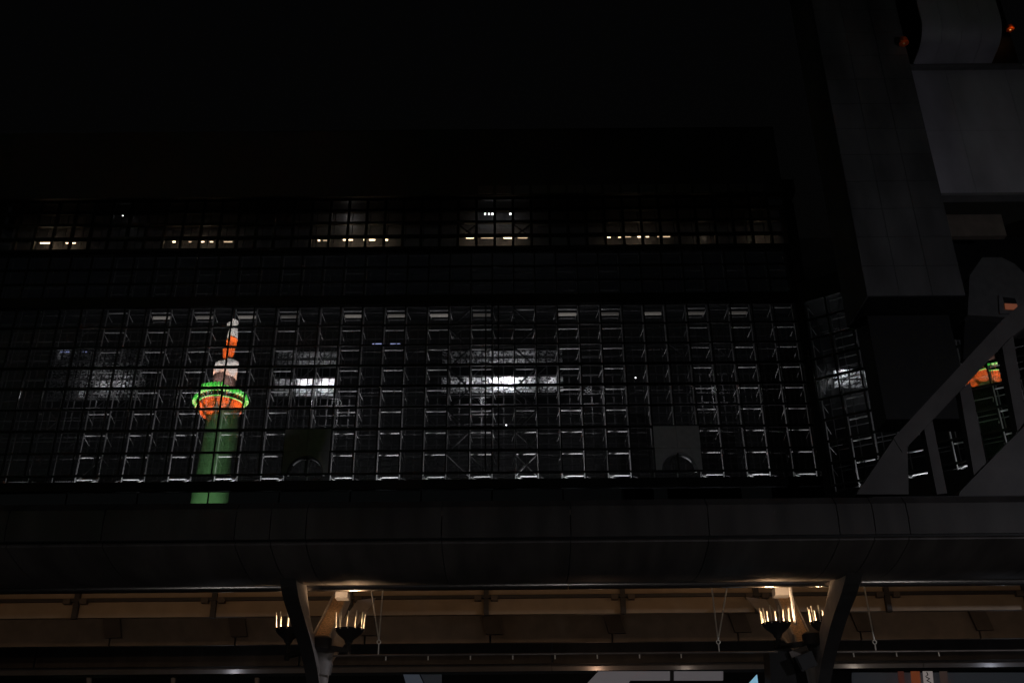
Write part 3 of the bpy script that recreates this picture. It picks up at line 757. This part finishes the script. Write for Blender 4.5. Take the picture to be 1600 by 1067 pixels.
# ------------------------------------------------------------------ columns
def fin(front, back, wd, name, m, parent, mi=None):      # blade: front / back edge points, each (x, Y, z), width wd list
    s = MB(); n = len(front)
    P = []
    for f, b, w_ in zip(front, back, wd):
        P += [(f.x - w_ / 2, f.y, f.z), (f.x + w_ / 2, f.y, f.z), (b.x + w_ / 2, b.y, b.z), (b.x - w_ / 2, b.y, b.z)]
    Fc = []
    for i in range(n - 1):
        for j in range(4):
            Fc.append((4 * i + j, 4 * i + (j + 1) % 4, 4 * i + 4 + (j + 1) % 4, 4 * i + 4 + j))
    Fc += [(0, 1, 2, 3), (4 * n - 4, 4 * n - 3, 4 * n - 2, 4 * n - 1)]
    s.add(P, Fc); return s.build(name, m, parent, False)
def column(sgn, pts, far, blocks, label, bowls, extra):
    base = at(pts[-1][0], 1067, 20.4)
    t = thing('canopy_column', label, 'column', (base.x, 20.6, .14), 'branching canopy columns')
    Ys = [18.2, 18.6, 19.1, 19.65, 20.1, 20.4]
    raw = [at(x, y, Y) for (x, y), Y in zip(pts, Ys)]
    # resample smoothly
    F_ = []
    for i in range(21):
        u = i / 20 * 5; k = min(int(u), 4); v = u - k
        p0, p1, p2, p3 = raw[max(k - 1, 0)], raw[k], raw[k + 1], raw[min(k + 2, 5)]
        F_.append(.5 * ((2 * p1) + (p2 - p0) * v + (2 * p0 - 5 * p1 + 4 * p2 - p3) * v * v + (3 * p1 - p0 - 3 * p2 + p3) * v ** 3))
    B_ = []; W_ = []
    for i, p in enumerate(F_):
        q = i / 20
        B_.append(p + Vector((-sgn * .0, 1.35 * (1 - q) + .35 * q, 0))); W_.append(.27 * (1 - q) + .2 * q)
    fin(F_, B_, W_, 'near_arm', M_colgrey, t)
    # thin dark front layer, the shade of that face put into its colour
    fin([p + Vector((0, -.035, 0)) for p in F_], [p + Vector((0, -.004, 0)) for p in F_], [w_ + .03 for w_ in W_], 'front_shade', M_coldark, t)
    nd = F_[-1]
    # foot: tapering to a pin
    c = Vector((nd.x + sgn * .1, 20.65, 0))
    ft = MB()
    zz = [at(800, 1012, 20.5).z, at(800, 1040, 20.5).z, 4.0, 3.6, .14]; ww = [.44, .30, .12, .1, .16]
    P = []
    for z, w_ in zip(zz, ww):
        for i in range(12):
            a = 2 * math.pi * i / 12; P.append((c.x + math.cos(a) * w_ * .5, c.y + math.sin(a) * w_ * .4, z))
    Fc = [(12 * k + i, 12 * k + (i + 1) % 12, 12 * k + 12 + (i + 1) % 12, 12 * k + 12 + i) for k in range(4) for i in range(12)] + [tuple(range(12)), tuple(range(48, 60))]
    ft.add(P, Fc); ft.build('foot', M_colgrey, t, True)
    # far arm: pitted upper face between two thin flanges
    a = Vector((c.x, 20.75, zz[1])); mid = at(*far[0], 21.3); b = at(*far[1], 23.6)
    for p, q, w0 in ((a, mid, .26), (mid, b, .3)):
        MB().bar(p, q, w0, .16).build('far_arm', M_arm, t)
        for s_ in (-1, 1):
            o_ = Vector((s_ * (w0 / 2 + .02), 0, 0)); MB().bar(p + o_, q + o_, .035, .26).build('flange', M_colgrey, t)
    side = Vector((sgn * .3, .35, 0))
    MB().prism([mid + side * .3, b + side, b + side * 2.2 + Vector((0, 0, .15)), a + side * .4 + Vector((0, 0, .15))], (0, .06, 0)).build('web_plate', M_colgrey, t)
    for x0, x1, y0, y1 in blocks:
        p, q = at(x0, y1, 22.0), at(x1, y0, 22.0)
        MB().box(((p.x + q.x) / 2, 22.1, (p.z + q.z) / 2), (q.x - p.x, .3, q.z - p.z)).build('mount_block', M_white, t)
    # collar that carries the bowls
    cz = at(800, 1004, 20.4).z
    MB().lathe([(.17, -.12), (.2, -.1), (.2, .1), (.15, .14)], (c.x, 20.35, cz), 20).build('collar', M_coldark, t, True)
    for bx, by, bY in bowls:
        p = at(bx, by, bY)
        MB().bar((c.x, 20.35, cz - .05), (p.x, bY, cz - .12), .1, .09).build('bowl_arm', M_coldark, t)
        MB().tube((p.x, bY, cz - .2), (p.x, bY, p.z - .25), .05, 12).build('bowl_stem', M_coldark, t, True)
    for e in extra:
        MB().tube(at(e[0], e[1], e[4]), at(e[2], e[3], e[4] + .1), .035, 10).build('conduit', M_white, t, True)
    return t
pL = [(446, 880), (454, 930), (464, 965), (475, 1000), (484, 1036), (490, 1070)]
pR = [(1341, 874), (1327, 925), (1314, 960), (1302, 1000), (1293, 1036), (1287, 1070)]
bowlsL = [(452, 983, 20.9), (546, 983, 20.4)]
bowlsR = [(1213, 974, 20.4), (1288, 972, 20.9)]
column(1, pL, ((503, 1000), (535, 932)), [(524, 544, 925, 934)], 'curved branching canopy column left of the picture centre', bowlsL, [])
column(-1, pR, ((1253, 1000), (1222, 930)), [(1211, 1233, 918, 930)], 'curved branching canopy column on the right with bright conduit', bowlsR, [(1234, 914, 1243, 976, 20.6)])

# uplight bowls with spikes
def bowl(x, y, Y, label):
    p = at(x, y, Y); k = .3
    t = thing('uplight_bowl', label, 'lamp', p, 'spiked uplight bowls on the columns')
    MB().lathe([(.07, -.26), (.09, -.2), (.215, -.1), (.285, -.01), (.295, 0), (.27, 0), (.2, -.07), (.13, -.16), (.05, -.22)], p, 32).build('bowl', M_coldark, t, True)
    MB().lathe([(.01, -.17), (.05, -.18), (.05, -.19), (.01, -.2)], p, 14).build('bulb', M_bulbw, t, True)
    for i in range(11):
        a = 2 * math.pi * (i + .3) / 11
        q = p + Vector((math.cos(a) * .275, math.sin(a) * .275, -.03)); e = Vector((math.cos(a) * .02, math.sin(a) * .02, .33 + random.uniform(-.02, .02)))
        MB().tube(q, q + e, .0135, 7).build('spike', M_rod, t, True)
    lamp('bowl_light', 'POINT', p + Vector((0, 0, -.13)), (1, .62, .34), 82, t, size=.05)
for (x, y, Y), lb in zip(bowlsL + bowlsR, ('spiked dark uplight bowl half hidden behind the left column', 'spiked dark uplight bowl right of the left column', 'spiked dark uplight bowl left of the right column', 'spiked uplight bowl half hidden behind the right column')):
    bowl(x, y, Y, lb)

# dark speaker boxes and mast by the right column
q = at(1213, 1000, 20.2)
sp = thing('speaker_mast', 'black mast with a stout cabinet under the right spiked bowl', 'mast', (q.x, 20.2, .14))
MB().tube((q.x, 20.2, .14), (q.x, 20.2, q.z), .055, 14).build('pole', M_black, sp, True)
p0, p1 = at(1190, 1018, 20.2), at(1240, 1018, 20.2)
MB().hexa([(p0.x, 20.0, 3.6), (p1.x, 20.0, 3.6), (p1.x, 20.5, 3.6), (p0.x, 20.5, 3.6), (p0.x + .1, 20.0, p0.z), (p1.x - .1, 20.0, p0.z + .05), (p1.x - .1, 20.5, p0.z + .05), (p0.x + .1, 20.5, p0.z)]).build('cabinet', M_black, sp)
c = at(1256, 1034, 20.0)
spk = thing('loudspeaker', 'black tilted loudspeaker box clamped to the right column', 'speaker', c)
rr = Euler((0, R(-20), R(8))).to_matrix()
MB().box(c, (.36, .26, .27), rr).build('cabinet', M_black, spk)
MB().box(c + rr @ Vector((0, -.135, 0)), (.31, .02, .22), rr).build('grille', M_black, spk)
MB().bar(c + rr @ Vector((-.19, 0, .155)), c + rr @ Vector((.19, 0, .155)), .03, .22).build('bracket', M_brown, spk)

# ------------------------------------------------------------------ shop fronts under the rear eave
YS = 34.0
sh = thing('shop_front', 'dark shop front below the rear eave with pale backlit panels', 'shop', (2, YS, .14))
def ps(pts, name, m, Y=YS, th=.1): return MB().prism([at(x, y, Y) for x, y in pts], (0, th, 0)).build(name, m, sh)
M_pan1 = emit('dim_backlit_panel', (.62, .56, .6), .1); M_pan2 = emit('blue_grey_panel', (.5, .6, .8), .045); M_cyan = emit('cyan_screen', (.3, .62, .85), .6); M_navy = emit('navy_panel', (.35, .42, .55), .018)
ps([(905, 1080), (935, 1048), (1000, 1048), (1130, 1048), (1130, 1062), (985, 1062), (975, 1080)], 'backlit_panel', M_pan1)
ps([(985, 1064), (1140, 1063), (1140, 1085), (985, 1085)], 'sign_board', M_black, YS - .1)
ps([(1047, 1047), (1053, 1047), (1053, 1063), (1047, 1063)], 'panel_joint', M_dim, YS - .05, .03)
ps([(638, 1080), (630, 1053), (655, 1053), (668, 1080)], 'glass_panel', M_pan2)
ps([(657, 1053), (690, 1053), (690, 1080), (670, 1080)], 'glass_panel', M_navy)
ps([(1160, 1078), (1183, 1053), (1186, 1078)], 'screen', M_cyan, 21.2)
ps([(1332, 1050), (1620, 1050), (1620, 1090), (1332, 1090)], 'glass_panel', M_navy, YS + .3)  # wall given a faint glow in place of light falling on it
for x in (138, 270, 401): ps([(x - 3, 1058), (x + 3, 1058), (x + 3, 1090), (x - 3, 1090)], 'mullion', M_panelgrey, 26)
MB().box((0, YS + .8, 3.6), (60, .3, 7.0)).build('wall', M_black, sh)
def banner(x0, x1, col, lb, e):
    t = thing('banner', lb, 'banner', at((x0 + x1) / 2, 1070, YS - .2), 'banners hanging at the shop front')
    MB().prism([at(x, y, YS - .2) for x, y in ((x0, 1048), (x1, 1048), (x1 + 5, 1100), (x0 + 5, 1100))], (0, .03, 0)).build('cloth', emit('banner_' + str(int(x0)), col, e), t)  # cloth emits faintly, standing in for light that falls on it
    return t
banner(1403, 1412, (1, .12, .03), 'thin dark red banner, leftmost of the shop banners', .03)
banner(1423, 1437, (1, .2, .03), 'bright orange banner beside the white one', .09)
bw = banner(1442, 1457, (1, .85, .8), 'white banner with black brush lettering', .15)
gl = MB()
for a, b in (((1448, 1049), (1450, 1054)), ((1450, 1054), (1446, 1056)), ((1447, 1057), (1453, 1060)), ((1452, 1060), (1448, 1063)), ((1449, 1063), (1455, 1066))):
    gl.bar(at(*a, YS - .24), at(*b, YS - .24), .035, .02)
gl.build('lettering', M_black, bw)
banner(1468, 1480, (.8, .4, .3), 'dim brown banner, rightmost of the shop banners', .025)

# ------------------------------------------------------------------ unseen street lamp on the forecourt, and low lamps added for the canopy
def street_lamp(x, y, h, power, col, lb, aim):
    t = thing('street_lamp', lb, 'street lamp', (x, y, 0))
    MB().tube((x, y, 0), (x, y, h), .09, 14, .05).build('pole', M_dim, t, True)
    MB().bar((x, y, h), (x, y + 1.2, h + .15), .07, .07).build('arm', M_dim, t)
    MB().box((x, y + 1.4, h + .16), (.3, .7, .1)).build('head', M_dim, t)
    MB().box((x, y + 1.4, h + .1), (.24, .6, .02)).build('lens', emit('street_lamp_lens', col, 20), t)
    lamp('lamp_light', 'POINT', (x, y + 1.4, h - .05), col, power, t, size=.15)
street_lamp(26, 6, 10, 3300, (.93, .91, 1), 'street lamp on the forecourt right of the view', None)
for x, y, h, p_, lb in ((-8, 11, 2.5, 105, 'added low lamp out of view, left of the viewer'), (1.5, 9.5, 2.2, 80, 'added low lamp out of view, straight ahead of the viewer'), (10.5, 11, 2.5, 120, 'added low lamp out of view, right of the viewer')):
    street_lamp(x, y - 1.4, h, p_, (1, .94, .9), lb, None)  # low lamps added to brighten the canopy fascia and belly
